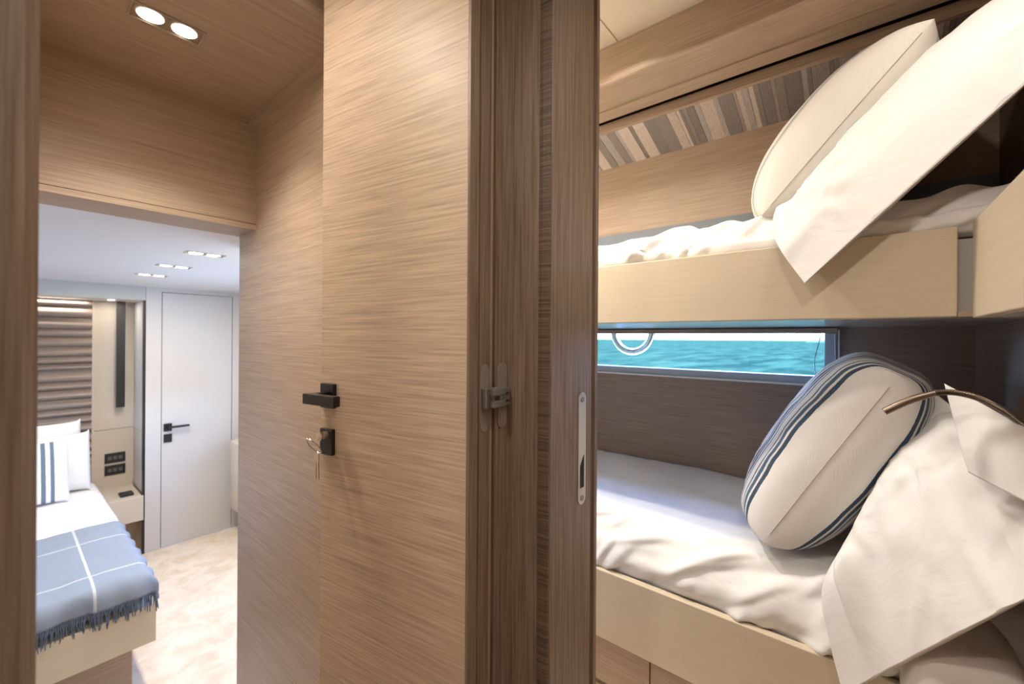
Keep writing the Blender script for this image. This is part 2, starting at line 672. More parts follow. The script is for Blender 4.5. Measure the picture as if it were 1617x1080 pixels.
structure('wall_corridor_front', bx((-1.0, .60, 0), (-.12, .66, 2.12)), oak_x, label='corridor wall beside the left door post')
structure('wall_cabin_front', bx((.71, -1.2, 0), (.92, -.32, 2.21)), oak_z, label='partition right of the cabin doorway')
structure('wall_cabin_partition', bx((.72, .60, 0), (.93, 2.2, 2.21)), wall_lt, label='partition between passage and bunk cabin')
structure('wall_cabin_end', bx((.93, 2.15, 0), (2.2, 2.2, 2.21)), wall_lt, label='end wall at the foot of the bunks')
structure('wall_cabin_head', bx((.92, -.345, 0), (2.2, -.303, 2.21)), oak_shaded_x, label='shade-darkened oak wall at the head of the bunks')
structure('wall_cabin_header', bx((.7201, -.32, 2.08), (.93, .60, 2.21)), oak_y, label='panel over the cabin doorway')

# left door post of the doorway the camera looks through
lp = BM()
prism(lp, [(-.20, .53), (-.075, .53), (-.072, .536), (-.030, .536), (-.027, .545), (.012, .545), (.021, .556), (.022, .60), (.010, .605), (.010, .68), (-.20, .68)], 0, 2.08)
structure('trim_2', lp, jamb_z, (-.09, .6, 0), label='blurred dark oak door post at the left edge')

# right door post between the passage door and the bunk cabin
post = thing('trim_3', (.78, .55, 0), 'stepped dark oak door post between the open door and bunk cabin', kind='structure')
b = BM()
prism(b, [(.662, .592), (.6985, .588), (.6985, .573), (.7005, .5735), (.7085, .5135), (.7085, .68), (.662, .68)], 0, 2.08)
obj('casing', b, jamb_z, post)
b = BM()
prism(b, [(.7087, .5135), (.7087, .5038), (.7093, .5032), (.7112, .4885), (.716, .4885), (.716, .60), (.7087, .60)], 0, 2.08)
obj('seal_strip', b, jamb_x, post)
b = BM()
prism(b, [(.7163, .60), (.7163, .4895), (.7185, .487), (.885, .487), (.8862, .4935), (.8915, .4985), (.897, .4975), (.9005, .4905),
          (.902, .4865), (.914, .4860), (.917, .489), (.917, .60)], 0, 2.08)
obj('lining', b, jamb_z, post)
sp = BM()
n = 12
rim = [(.842 + .0165 * math.cos(a), 1.062 + .0165 * math.sin(a)) for a in [PI * i / n for i in range(n + 1)]] + \
      [(.842 + .0165 * math.cos(a), .840 + .0165 * math.sin(a)) for a in [PI + PI * i / n for i in range(n + 1)]]
loft(sp, [[(x, y, z) for x, z in rim] for y in (.4885, .4852)])
strike = obj('strike_plate', sp, steel, post)
tag(strike, 'pale steel strike plate with rounded ends')
hb = BM()
loft(hb, [[(x, y, z) for x, z in [(.834, .862), (.834, .912), (.850, .935), (.850, .862)]] for y in (.4862, .4845)])
obj('latch_slot', hb, dark_gap, strike)
for z in (1.062, .838):
    sc = BM()
    disc(sc, (.842, .4835, z), .0062, .002, 1, 16)
    s_ = obj('screw', sc, hinge_grey, strike, smooth=True)

# ------------------------------------------------------------------ the open door (its own frame: x along the leaf, y towards us)
door = thing('door_1', (.573, .58, 0), 'open oak veneer door with black lever handle and keys', kind='structure', rotz=math.atan2(.987, -.163))


def dobj(name, bm, m, parent=door, smooth=False):
    return obj(name, bm, m, parent, smooth=smooth, local=True)


dobj('leaf', bx((.0046, -.080, .012), (.443, 0, 2.05), .0008, 1), oak_door)
b = BM()
prism(b, [(-.0005, -.0005), (-.0005, -.001), (-.0005, -.030), (.0035, -.033), (.0035, -.035), (-.0005, -.0365), (-.0005, -.0395), (.004, -.042), (.004, -.080), (.0046, -.080), (.0046, -.0005)][::-1], .012, 2.05)
dobj('edge_strip', b, jamb_z)
# lever
rose = dobj('rose', bx((.386, 0, 1.030), (.434, .010, 1.088), .0012), bronze)
dobj('lever_handle', box(box(BM(), (.402, .010, 1.047), (.423, .062, 1.069), .001), (.313, .046, 1.046), (.424, .063, 1.070), .002), bronze)
lockp = dobj('lock_plate', bx((.390, 0, .918), (.434, .010, .980), .0012), bronze)
b = BM()
disc(b, (.409, .010, .966), .009, .010, 1, 24)
dobj('lock_cylinder', b, steel, lockp, True)
# concealed hinge: plates in door edge and jamb, joined by a knuckle block


def pill_local(x0, x1, yc, zc, hw, hh):
    n = 10
    rim = [(yc + hw * math.cos(a), zc + hh - hw + hw * math.sin(a)) for a in [PI * i / n for i in range(n + 1)]] + \
          [(yc + hw * math.cos(a), zc - hh + hw + hw * math.sin(a)) for a in [PI + PI * i / n for i in range(n + 1)]]
    return loft(BM(), [[(x, y, z) for y, z in rim] for x in (x0, x1)])


hinge = dobj('hinge', pill_local(.006, .0025, -.061, 1.077, .0165, .069), hinge_plate_m)
b = BM()
pts = []
nn = 10
rim = [(.682 + .0135 * math.cos(a), 1.078 + .0555 + .0135 * math.sin(a)) for a in [PI * i / nn for i in range(nn + 1)]] + \
      [(.682 + .0135 * math.cos(a), 1.078 - .0555 + .0135 * math.sin(a)) for a in [PI + PI * i / nn for i in range(nn + 1)]]
loft(b, [[(x, y, z) for x, z in rim] for y in (.5905, .5875)])
obj('jamb_plate', b, hinge_plate_m, hinge)
b = BM()
box(b, (-.010, -.079, 1.056), (.003, -.047, 1.098), .002)
obj('door_cup', b, hinge_grey, hinge, local=True)
b = BM()
box(b, (.640, .572, 1.056), (.664, .586, 1.098), .002)
box(b, (.662, .576, 1.058), (.694, .590, 1.094), .002)
box(b, (.630, .5685, 1.083), (.672, .575, 1.095), .001)
box(b, (.630, .5685, 1.059), (.672, .575, 1.071), .001)
obj('knuckle', b, hinge_grey, hinge)
b = BM()
box(b, (.640, .5705, 1.0735), (.654, .5722, 1.0805))
box(b, (.668, .5735, 1.066), (.688, .5762, 1.070))
box(b, (.668, .5735, 1.082), (.688, .5762, 1.086))
obj('knuckle_slot', b, dark_gap, hinge)

# keys hanging from the lock
Wd = ORG[door.name]
dw = lambda x, y, z: tuple(Wd @ Vector((x, y, z)))
keys = thing('key_ring', dw(.409, .02, .966), 'small nickel key ring with two keys hanging from the door lock', 'keys', rotz=math.atan2(.987, -.163))
Lk = lambda x, y, z: (x - .409, y - .02, z - .966)
b = BM()
box(b, Lk(.4065, .0195, .957), Lk(.4115, .030, .975), .001)
disc(b, Lk(.409, .028, .966), .011, .0025, 1, 20)
obj('key', b, nickel, keys, local=True, smooth=True)
b = BM()
cx, cz = .413, .945
tube(b, [Lk(cx + .0185 * math.cos(a), .040 + .014 * math.sin(a), cz + .019 * math.sin(a)) for a in [2 * PI * i / 32 for i in range(32)]], .0016, 8, closed=True)
obj('ring', b, nickel, keys, local=True, smooth=True)
for dx, lean in ((.003, .002), (-.004, -.003)):
    b = BM()
    x0 = cx - .004 + dx
    box(b, Lk(x0 - .0045, .034, .905), Lk(x0 + .0045, .0365, .928), .001)
    loft(b, [[Lk(x0 + s + lean * t, y, .908 - .04 * t) for s, y in ((-.0022, .034), (.0022, .034), (.0022, .0365), (-.0022, .0365))] for t in (0, .5, 1)])
    obj('key', b, nickel, keys, local=True)


# ------------------------------------------------------------------ twin downlights
def downlight(x0, x1, y0, y1, z, label, group, power, rad, warm=WARM, spread=None):
    cxm, cym = (x0 + x1) / 2, (y0 + y1) / 2
    t = thing('ceiling_light', (cxm, cym, z), label, 'ceiling light', group)
    b = BM()
    w = .004
    for lo, hi in (((x0, y0), (x1, y0 + w)), ((x0, y1 - w), (x1, y1)), ((x0, y0 + w), (x0 + w, y1 - w)), ((x1 - w, y0 + w), (x1, y1 - w))):
        box(b, (lo[0], lo[1], z - .004), (hi[0], hi[1], z))
    obj('frame', b, steel, t)
    obj('back_plate', bx((x0 + w, y0 + w, z - .0012), (x1 - w, y1 - w, z)), oak_dark_plate, t)
    for fx in (.27, .73):
        c = (x0 + (x1 - x0) * fx, cym)
        b = BM()
        disc(b, (c[0], c[1], z - .0025), rad * 1.0, .0012, 2, 32)
        obj('lens', b, emit_m, t)
        area('lamp', (c[0], c[1], z - .008), power, rad * 2, warm, spread=spread)
    return t


oak_dark_plate = plain('light_backplate', (.20, .14, .09), .5)
downlight(.197, .348, 1.350, 1.424, 2.01, 'twin warm downlight in the oak passage ceiling', 'ceiling downlights', 2.4, .027, spread=105)
for k, (yy, which) in enumerate(((2.51, 'nearest to us of three twin downlights on the bedroom ceiling'),
                                 (3.096, 'middle one of three twin downlights on the bedroom ceiling'),
                                 (3.665, 'twin bedroom ceiling downlight closest to the far grey door'))):
    downlight(.565, .725, yy - .037, yy + .037, 1.608, which, 'ceiling downlights', 6.8, .028)

# ------------------------------------------------------------------ bedroom beyond
structure('wall_bedroom_far', box(box(box(BM(), (.767, 4.56, -.605), (.868, 4.62, 1.608)), (1.392, 4.56, -.605), (1.8, 4.62, 1.608)),
                                  (.868, 4.56, 1.572), (1.392, 4.62, 1.608)), grey_lacquer, label='greige lacquer wall around the far door')
structure('wall_bedroom_header', bx((-1.8, 4.56, 1.492), (.765, 4.60, 1.608)), plain('header_grey', (.46, .47, .44), .5), label='grey band over the headboard niche')
nb = structure('wall_bedroom_niche', box(box(bx((-1.8, 5.03, -.605), (.80, 5.06, 1.608)), (-1.8, 4.985, -.605), (.80, 5.03, .388)), (-1.8, 4.985, .392), (.80, 5.03, 1.608)), greige,
               label='beige leather panels behind the nightstand')
b = BM()
box(b, (.757, 4.60, -.605), (.767, 4.985, .388))
box(b, (.757, 4.60, .392), (.767, 4.985, 1.608))
box(b, (.767, 4.60, -.605), (.80, 5.03, 1.608))
structure('wall_bedroom_niche_side', b, grey_lacquer, label='side panel of the nightstand niche')
structure('trim_4', bx((.752, 4.562, -.605), (.7665, 4.599, 1.492)), black, label='thin black edge beside the nightstand niche')
b = BM()
box(b, (1.75, 1.925, -.605), (1.8, 2.5, 1.608))
box(b, (1.75, 3.6, -.605), (1.8, 4.56, 1.608))
box(b, (1.75, 2.5, -.605), (1.8, 3.6, .50))
box(b, (1.75, 2.5, .80), (1.8, 3.6, 1.608))
structure('wall_bedroom_right', b, grey_lacquer, label='right wall of the bedroom with a hull window')
structure('wall_bedroom_near', box(BM(), (.661, 1.88, -.605), (1.8, 1.92, 1.608)), grey_lacquer, label='near wall of the bedroom')
structure('wall_bedroom_front', box(BM(), (-1.8, 1.93, -.605), (-.05, 1.97, 1.608)), grey_lacquer, label='bedroom wall left of the doorway')
b = BM()
box(b, (-1.8, 1.925, -.605), (-1.75, 2.8, 1.608))
box(b, (-1.8, 3.8, -.605), (-1.75, 5.05, 1.608))
box(b, (-1.8, 2.8, -.605), (-1.75, 3.8, .59))
box(b, (-1.8, 2.8, .81), (-1.75, 3.8, 1.608))
structure('wall_bedroom_left', b, grey_lacquer, label='bedroom wall with the hull window')

d2 = thing('door_2', (1.13, 4.56, -.605), 'closed greige bedroom door with black lever handle', kind='structure')
obj('leaf', bx((.873, 4.562, -.598), (1.387, 4.60, 1.568), .001, 1), grey_lacquer, d2)
b = BM()
box(b, (.868, 4.585, -.605), (.873, 4.61, 1.572))
box(b, (1.387, 4.585, -.605), (1.392, 4.61, 1.572))
box(b, (.868, 4.585, 1.568), (1.392, 4.61, 1.572))
obj('shadow_gap', b, dark_gap, d2)
obj('rose', bx((.886, 4.553, .385), (.942, 4.562, .452), .001), black, d2)
obj('lever_handle', box(box(BM(), (.905, 4.515, .414), (.925, 4.553, .432)), (.905, 4.508, .414), (1.055, 4.524, .432), .001), black, d2)
obj('lock_plate', bx((.886, 4.553, .292), (.942, 4.562, .362), .001), black, d2)

cab = thing('cabinet', (1.5, 4.25, -.605), 'low beige cabinet at the right end of the bedroom, mostly hidden', 'cabinet')
obj('body', bx((1.322, 4.1, -.36), (1.74, 4.40, .27), .03, 3), greige, cab, smooth=True)
obj('plinth', bx((1.40, 4.14, -.605), (1.74, 4.38, -.36)), oak_x, cab)

# headboard made of irregular wavy slats
hbd = thing('headboard', (-.2, 4.95, -.1), 'wavy wooden headboard of horizontal slats behind the far bed', 'headboard')
slat_m = wood('headboard_wood', (.30, .235, .19, 1), (.23, .178, .143, 1), 0, fine=120)
z = 1.495
rs = random.Random(3)
while z > -.02:
    h = rs.choice([.05, .06, .07, .08, .09])
    tl = rs.uniform(-.008, .008)
    dpt = rs.uniform(.030, .046)
    sec = []
    for q in range(9):
        t = q / 8
        sec.append((4.968 - dpt * max(0, math.sin(PI * t ** 1.35)) ** .8, z - h * t))
    sec += [(4.984, z - h), (4.984, z)]
    b = BM()
    loft(b, [[(x, y, zz + s * tl) for y, zz in sec] for s, x in ((-1, -1.15), (1, .487))])
    obj('slat', b, slat_m, hbd, smooth=True, angle=35)
    z -= h
obj('side_frame', bx((.489, 4.955, -.2), (.503, 4.985, 1.49)), greige, hbd)
area('led_headboard', (-.2, 4.925, 1.488), 6.0, 1.3, WARM, (math.radians(-12), 0, 0), .01)
area('lamp_niche', (.60, 4.80, 1.488), 1.0, .03, WARM)

nl = thing('ceiling_light', (.60, 4.80, 1.49), 'tiny recessed spot at the top of the nightstand niche', 'ceiling light')
b = BM()
disc(b, (.575, 4.72, 1.489), .022, .004, 2, 20)
obj('lens', b, emit_m, nl)
structure('ceiling', bx((-1.75, 4.60, 1.492), (.757, 4.985, 1.52)), greige, label='underside panel on top of the headboard niche')

wl = thing('wall_lamp', (.657, 4.93, .585), 'long vertical black bar lamp on the niche wall', 'wall lamp')
obj('bar', bx((.630, 4.885, .585), (.686, 4.91, 1.491), .002), black, wl)
obj('bracket', bx((.645, 4.91, .75), (.671, 4.985, .79)), black, wl)
obj('bracket', bx((.645, 4.91, 1.33), (.671, 4.985, 1.37)), black, wl)

for k, (z0, z1, lab) in enumerate(((.100, .184, 'upper black socket plate above the nightstand'), (-.004, .080, 'lower black socket plate just above the nightstand'))):
    so = thing('socket_plate', (.637, 4.985, (z0 + z1) / 2), lab, 'socket', 'socket plates over the nightstand')
    obj('plate', bx((.572, 4.974, z0), (.704, 4.985, z1), .002), black_soft, so)
    for j in range(3):
        obj('outlet', bx((.592 + j * .034, 4.972, z0 + .028), (.616 + j * .034, 4.974, z1 - .028)), plain('outlet_grey', (.10, .10, .10), .4), so)

ns = thing('nightstand', (.62, 4.7, -.31), 'floating beige nightstand drawer beside the far bed', 'nightstand')
obj('top_tray', box(box(BM(), (.515, 4.52, -.13), (.745, 4.984, -.112)), (.505, 4.96, -.13), (.75, 4.984, -.085)), greige, ns)
obj('drawer_front', bx((.505, 4.495, -.30), (.748, 4.52, -.103), .002), greige, ns)
obj('body', bx((.515, 4.52, -.30), (.745, 4.984, -.13)), greige, ns)
structure('trim_5', bx((.506, 4.70, -.605), (.757, 4.985, -.31)), oak_z, label='oak panel below the floating nightstand')
cb = obj('charger_box', bx((.622, 4.60, -.112), (.705, 4.70, -.093), .003), black_soft, loc=(.66, 4.65, -.112))
tag(cb, 'small black charging box lying on the nightstand', 'charger')

# bed
bed = thing('bed', (-.3, 3.8, -.605), 'double bed with beige base panel and recessed oak plinth', 'bed')
obj('base_panel', bx((-1.10, 2.735, -.338), (.507, 4.95, -.152), .003), beige_x, bed)
obj('plinth', bx((-1.0, 2.86, -.605), (.435, 4.90, -.338)), oak_x, bed)
mt = obj('mattress', bx((-1.08, 2.785, -.152), (.485, 4.93, -.02), .035, 3), white_linen, loc=(-.3, 3.8, -.152), smooth=True)
tag(mt, 'white mattress on the far double bed', 'mattress')


def sheetgrid(bm, nu, nv, f, uvf=None):
    g = [[bm.verts.new(f(i / nu, j / nv)) for j in range(nv + 1)] for i in range(nu + 1)]
    uvl = bm.loops.layers.uv.new('UVMap') if uvf else None
    for i in range(nu):
        for j in range(nv):
            fc = bm.faces.new((g[i][j], g[i + 1][j], g[i + 1][j + 1], g[i][j + 1]))
            if uvl:
                for lp_, (a, c) in zip(fc.loops, ((i, j), (i + 1, j), (i + 1, j + 1), (i, j + 1))):
                    lp_[uvl].uv = uvf(a / nu, c / nv)
    return g


def cloth_obj(name, bm, m, thick, loc, parent=None, sub_=0):
    bm.normal_update()
    o = obj(name, bm, m, parent, loc, smooth=True, angle=180)
    if thick:
        md = o.modifiers.new('thickness', 'SOLIDIFY')
        md.thickness = thick
        md.offset = 0
    return o


def drape(a, edge, top, r):
    """distance a measured past the edge -> (horizontal overhang, drop)"""
    if a <= 0:
        return a, 0
    q = min(a / r, PI / 2)
    return r * math.sin(q), r * (1 - math.cos(q)) + max(0, a - r * PI / 2)


def nz(x, y, z=0.0):
    return noise.noise(Vector((x, y, z)))


# white sheet over the mattress
b = BM()


def f_sheet(u, v):
    x = -1.08 + 1.70 * u
    y = 3.45 + (4.88 - 3.45) * v
    ox, dz = drape(x - .46, 0, 0, .05)
    zz = -.008 - dz + .008 * nz(x * 5, y * 5) + .004 * nz(x * 14, y * 11, 3)
    return ((.46 + ox) if x > .46 else x, y, zz)


sheetgrid(b, 70, 60, f_sheet)
so = cloth_obj('bed_sheet', b, white_linen, .004, (-.3, 4.2, -.01))
tag(so, 'white sheet on the head half of the far bed', 'bed sheet')

# blue checked blanket with fringe
bl = thing('blanket', (-.2, 3.2, .01), 'blue checked wool blanket with fringe over the foot of the far bed', 'blanket')
b = BM()
Y1, YF, RB = 3.70, 2.80, .06


def f_blank(u, v, extra=0.0):
    x = -1.0 + 1.60 * u
    s = v * 1.025 + extra
    y = Y1 - s
    oy, dy_ = drape(YF - y, 0, 0, RB)
    ox, dx_ = drape(x - .455, 0, 0, .05)
    yy = YF - oy if y < YF else y
    xx = .455 + ox if x > .455 else x
    hang = min(1, dy_ / .08)
    fold = hang * (.020 * math.sin(x * 19 + .6) + .012 * math.sin(x * 41 + 2))
    yy -= .012 + max(-.01, fold)
    zz = .008 - max(dy_, dx_) * (1 if max(dy_, dx_) > 0 else 0) - .25 * min(dy_, dx_)
    zz += .010 * nz(x * 4, y * 4, 5) * (1 - hang) + .004 * nz(x * 13, y * 13, 8)
    return (xx + (.010 * math.sin(y * 40) if dx_ > .02 else 0), yy, zz)


sheetgrid(b, 110, 80, f_blank, lambda u, v: (-1.0 + 1.60 * u, Y1 - 1.025 * v))
cloth_obj('cloth', b, blanket_m, .006, None, bl)
b = BM()
rr = random.Random(5)
for k in range(210):
    u = .01 + .97 * k / 209
    p = Vector(f_blank(u, 1.0))
    L = rr.uniform(.062, .095)
    q = p + Vector((rr.uniform(-.010, .010), rr.uniform(-.006, .004), -L))
    tube(b, [p, (p + q) / 2 + Vector((rr.uniform(-.004, .004), -.002, 0)), q], lambda i: (.0034, .003, .0016)[i], 5)
tag(obj('fringe', b, fringe_m, bl), kind='stuff')


# ------------------------------------------------------------------ pillows
def sleeve(B, T, H, nrm, nu=64, nv=56, wr=.004, wf=9, seedz=0.0, sharp=1.0, knots=8, ex=None, blunt=.85, folds=(), back=1.0, front=1.0):
    """closed soft body: B and T are its bottom and top edge curves (along its width), H its half thickness at even knots"""
    Bc = catmull(B, knots)
    Tc = catmull(T, knots)
    Hc = None if callable(H) else catmull([(h, 0, 0) for h in H], 12)
    N = Vector(nrm).normalized()

    def at(c, t):
        q = t * (len(c) - 1)
        i = min(int(q), len(c) - 2)
        return c[i].lerp(c[i + 1], q - i)
    bm = BM()
    uvl = bm.loops.layers.uv.new('UVMap')
    g = []
    for i in range(nu + 1):
        t = i / nu
        # denser rows near both ends
        t = .5 - .5 * math.cos(PI * t) if t not in (0, 1) else t
        p0, p1 = at(Bc, t), at(Tc, t)
        h = H(t) if Hc is None else at(Hc, t).x
        c, hv = (p0 + p1) / 2, (p1 - p0) / 2
        row = []
        for j in range(nv):
            a = 2 * PI * j / nv
            ca, sa = math.cos(a), math.sin(a)
            cc = math.copysign(abs(ca) ** blunt, ca)
            ss = math.copysign(abs(sa) ** sharp, sa)
            p = c - hv * cc + N * h * ss * (front if sa > 0 else back)
            am = min(1, h / .05)
            w = wr * am * (nz(p.x * wf, p.y * wf, p.z * wf + seedz) + .6 * nz(p.x * wf * 2.3, p.y * wf * 2.3, p.z * wf * 2.3 + seedz))
            if folds and sa > 0:
                p = p + N * (fold_tc(folds, t, .5 - .5 * cc) * min(1, sa * 2.5))
            if ex:
                p = ex(p, t, a, h)
            row.append((p + N * (w if sa >= 0 else -w), t, j / nv))
        g.append(row)
    V = [[bm.verts.new(q[0]) for q in r] for r in g]
    for i in range(nu):
        for j in range(nv):
            k = (j + 1) % nv
            f = bm.faces.new((V[i][j], V[i][k], V[i + 1][k], V[i + 1][j]))
            for lp_, (a, c) in zip(f.loops, ((i, j), (i, j + 1), (i + 1, j + 1), (i + 1, j))):
                lp_[uvl].uv = (g[a][0][1], c / nv)
    bm.faces.new(V[0][::-1])
    bm.faces.new(V[-1])
    bmesh.ops.recalc_face_normals(bm, faces=bm.faces)
    return bm


def fold_tc(F, t, c):
    h = 0
    for t0, c0, L, ca, sa, amp, w in F:
        dt, dc = t - t0, c - c0
        al = dt * ca + dc * sa
        ac = -dt * sa + dc * ca
        if abs(al) < L and abs(ac) < 5 * w:
            e = math.exp(-(ac / w) ** 2) if ac < 0 else math.exp(-(ac / (w * 2.2)) ** 2)
            h += amp * e * math.cos(al / L * PI / 2) ** 2
    return h


def seam_tube(B, T, r=.0018):
    return tube(BM(), catmull([B, T], 12), r, 6)


# far bed pillows
def far_pillow(name, x0, x1, ybase, ytop, z0, z1, h, m, label, seed):
    cx = (x0 + x1) / 2
    B = [(x0, ybase, z0 - .01), (x0 + .04, ybase, z0 + .012), (cx, ybase, z0 + .02), (x1 - .04, ybase, z0 + .012), (x1, ybase, z0 - .01)]
    T = [(x0, ytop, z1 + .01), (x0 + .04, ytop, z1 - .012), (cx, ytop, z1 - .02), (x1 - .04, ytop, z1 - .012), (x1, ytop, z1 + .01)]
    bm = sleeve(B, T, [.004, h * .7, h, h, h, h * .7, .004], (0, -.9, .35), 40, 40, .006, 10, seed)
    o = obj(name, bm, m, None, (cx, ybase, z0), smooth=True, angle=180)
    return tag(o, label, 'pillow', 'pillows on the far bed')


far_pillow('pillow', -.06, .415, 4.82, 4.87, .0, .52, .055, white_cotton, 'white pillow standing rearmost against the slatted headboard', 1)
far_pillow('pillow', .02, .455, 4.63, 4.76, .0, .44, .065, white_cotton, 'plain white pillow between the striped one and the headboard', 2)
far_pillow('striped_pillow', -.10, .325, 4.42, 4.58, -.005, .43, .06, far_knit, 'white pillow with grey blue vertical stripes on the far bed', 3)

# ------------------------------------------------------------------ bunk cabin: window side
b = BM()
box(b, (2.10, -.303, 0), (2.18, .085, 1.30))
box(b, (2.10, .085, 0), (2.18, 2.15, 1.035))
box(b, (2.10, .085, 1.228), (2.18, 2.15, 1.30))
box(b, (2.10, 1.95, 1.035), (2.18, 2.15, 1.228))
structure('wall_cabin_hull', b, oak_shaded_y, label='shade-darkened oak wall with the long low window')
win = thing('window_1', (2.10, 1.0, 1.035), 'long low grey framed hull window over the lower bunk', kind='structure')
b = BM()
box(b, (2.088, .07, 1.024), (2.14, 1.95, 1.055), .002)
box(b, (2.088, .07, 1.055), (2.14, .108, 1.24), .002)
obj('window_frame', b, win_frame_m, win)
obj('pane', bx((2.125, .108, 1.055), (2.131, 1.95, 1.228)), glass_m, win)
obj('sill_bead', bx((2.070, .066, 1.0155), (2.10, 1.95, 1.0235)), white_bead, win)
obj('side_bead', bx((2.080, .060, 1.024), (2.10, .066, 1.24)), white_bead, win)

rb = thing('roller_blind', (2.075, 1.0, 1.235), 'rolled up blind cassette with a bead chain above the window', 'blind')
obj('cassette', bx((2.052, .066, 1.2275), (2.098, 1.95, 1.2475), .002), oak_shaded_y, rb)
pc = catmull([(2.058, .119, 1.228), (2.057, .124, 1.19), (2.056, .137, 1.125), (2.056, .135, 1.075), (2.056, .120, 1.045), (2.056, .103, 1.033), (2.056, .085, 1.038),
              (2.056, .076, 1.06), (2.056, .072, 1.145), (2.056, .075, 1.228)], 22)
b = BM()
tube(b, pc, lambda i: .0026 if i % 2 else .0011, 6)
obj('bead_chain', b, plain('chain_pearl', (.55, .56, .56), .35, .3), rb, smooth=True)

ring = thing('hull_ring', (2.2, .961, 1.235), 'polished chrome ring on the hull outside the window', 'ring')
b = BM()
tube(b, [(2.203, .961 + .106 * math.cos(a), 1.235 + .106 * math.sin(a)) for a in [2 * PI * i / 48 for i in range(48)]], .019, 14, closed=True)
obj('ring', b, chrome, ring, smooth=True, angle=180)
for a in (-1.30, -1.85):
    b = BM()
    disc(b, (2.18, .961 + .106 * math.cos(a), 1.235 + .106 * math.sin(a)), .006, .024, 0, 12)
    obj('bolt', b, steel, ring, smooth=True)

# sea and a distant ship
b = BM()
v = [b.verts.new(p) for p in ((2.6, -2500, .15), (4000, -2500, .15), (4000, 4000, .15), (2.6, 4000, .15))]
b.faces.new(v)
tag(obj('sea', b, sea_m), 'turquoise rippled sea outside the window', kind='structure')
sh = thing('ship', (300, 19.5, .15), 'tiny pale ship on the horizon at right of the window', 'ship')
b = BM()
loft(b, [[(300, 14.5 + q, zz) for q, zz in ((0.6, .1), (9.6, .1), (10.4, 1.25), (0, 1.25))], [(303, 14.5 + q, zz) for q, zz in ((0.6, .1), (9.6, .1), (10.4, 1.25), (0, 1.25))]])
obj('hull', b, hull_m, sh)
obj('superstructure', box(box(BM(), (300.5, 15.5, 1.25), (302.5, 21.5, 2.3)), (300.5, 16.5, 2.3), (302.5, 19.5, 3.2)), ship_m, sh)

# upper wall, striped shelf panel, soffit
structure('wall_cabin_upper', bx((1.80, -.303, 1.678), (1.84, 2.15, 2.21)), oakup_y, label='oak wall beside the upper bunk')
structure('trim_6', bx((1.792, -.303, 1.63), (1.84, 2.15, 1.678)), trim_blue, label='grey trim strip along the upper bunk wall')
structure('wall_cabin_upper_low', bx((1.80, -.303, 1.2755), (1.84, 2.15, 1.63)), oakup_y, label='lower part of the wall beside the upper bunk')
sof = thing('trim_7', (1.4, .9, 2.08), 'oak soffit box under the cabin ceiling', kind='structure')
sec = [(1.33, 2.21), (1.33, 2.092)] + [(1.33 + .012 * (1 - math.cos(a)), 2.092 - .012 * math.sin(a)) for a in [PI / 2 * i / 5 for i in range(1, 6)]] + [(1.478, 2.080), (1.478, 2.21)]
obj('front', extr_y(BM(), sec, -.303, 2.15), oakup_y, sof, smooth=True)
obj('rear_strip', bx((1.4785, -.303, 2.074), (1.545, 2.15, 2.21)), oakup_y, sof)
structure('trim_8', bx((1.70, -.303, 2.12), (1.80, 2.15, 2.20)), dark_gap, label='dark block standing for shade behind the shelf rail')  # solid near-black box stands for the shade in the gap
shp = thing('trim_9', (1.7, .9, 2.05), 'sloped shelf panel of striped wood planks with an oak front rail', kind='structure')
obj('rail', bx((1.585, -.303, 2.052), (1.603, 2.15, 2.087), .001, 1), oakup_y, shp)
rs = random.Random(11)
pl_cols = [((.36, .31, .265), .9), ((.42, .365, .315), .8), ((.21, .185, .165), .6), ((.165, .145, .13), .5), ((.27, .245, .225), .6), ((.145, .128, .118), .4)]
pl_m = []
for k, (c, _) in enumerate(pl_cols):
    pl_m.append(wood('plank_%d' % k, (*[min(.8, q * 1.65) for q in c], 1), (*[q * 1.15 for q in c], 1), 0, fine=260, rough=.22, bump=.08, spec=.6))
y = 2.14
last = -1
while y > -.29:
    w = rs.choice([.011, .016, .02, .026, .034, .046])
    c = rs.choice([i for i in range(6) if i != last])
    last = c
    b = BM()
    y0, y1 = max(y - w, -.302), y
    up = rs.choice([0, .0012, .0005])
    sec = [(1.603, 2.055 - up), (1.80, 1.992 - up), (1.80, 2.004), (1.603, 2.067)]
    extr_y(b, sec, y0 + .0003, y1 - .0003)
    obj('plank', b, pl_m[c], shp)
    y -= w

# ------------------------------------------------------------------ bunks
ub = thing('upper_bunk', (1.6, .9, 1.25), 'upper bunk with beige front panel, white bedding on it', 'bunk')
obj('front_panel', bx((1.30, -.161, 1.2525), (1.325, 2.15, 1.4455), .0025), beige, ub)
obj('side_panel', bx((.935, -.205, 1.249), (1.297, -.182, 1.4505), .0025), beige_x, ub)
obj('corner_spacer', bx((1.318, -.20, 1.256), (1.335, -.162, 1.42)), plain('spacer_grey', (.42, .40, .37), .5), ub)
obj('base_board', box(BM(), (1.326, -.302, 1.2525), (2.099, 2.149, 1.275)), under_m, ub)
obj('base_wing', bx((.935, -.302, 1.249), (1.30, -.207, 1.272)), under_m, ub)
obj('corner_foot', bx((1.297, -.182, 1.2525), (1.318, -.1615, 1.262)), oak_y, ub)

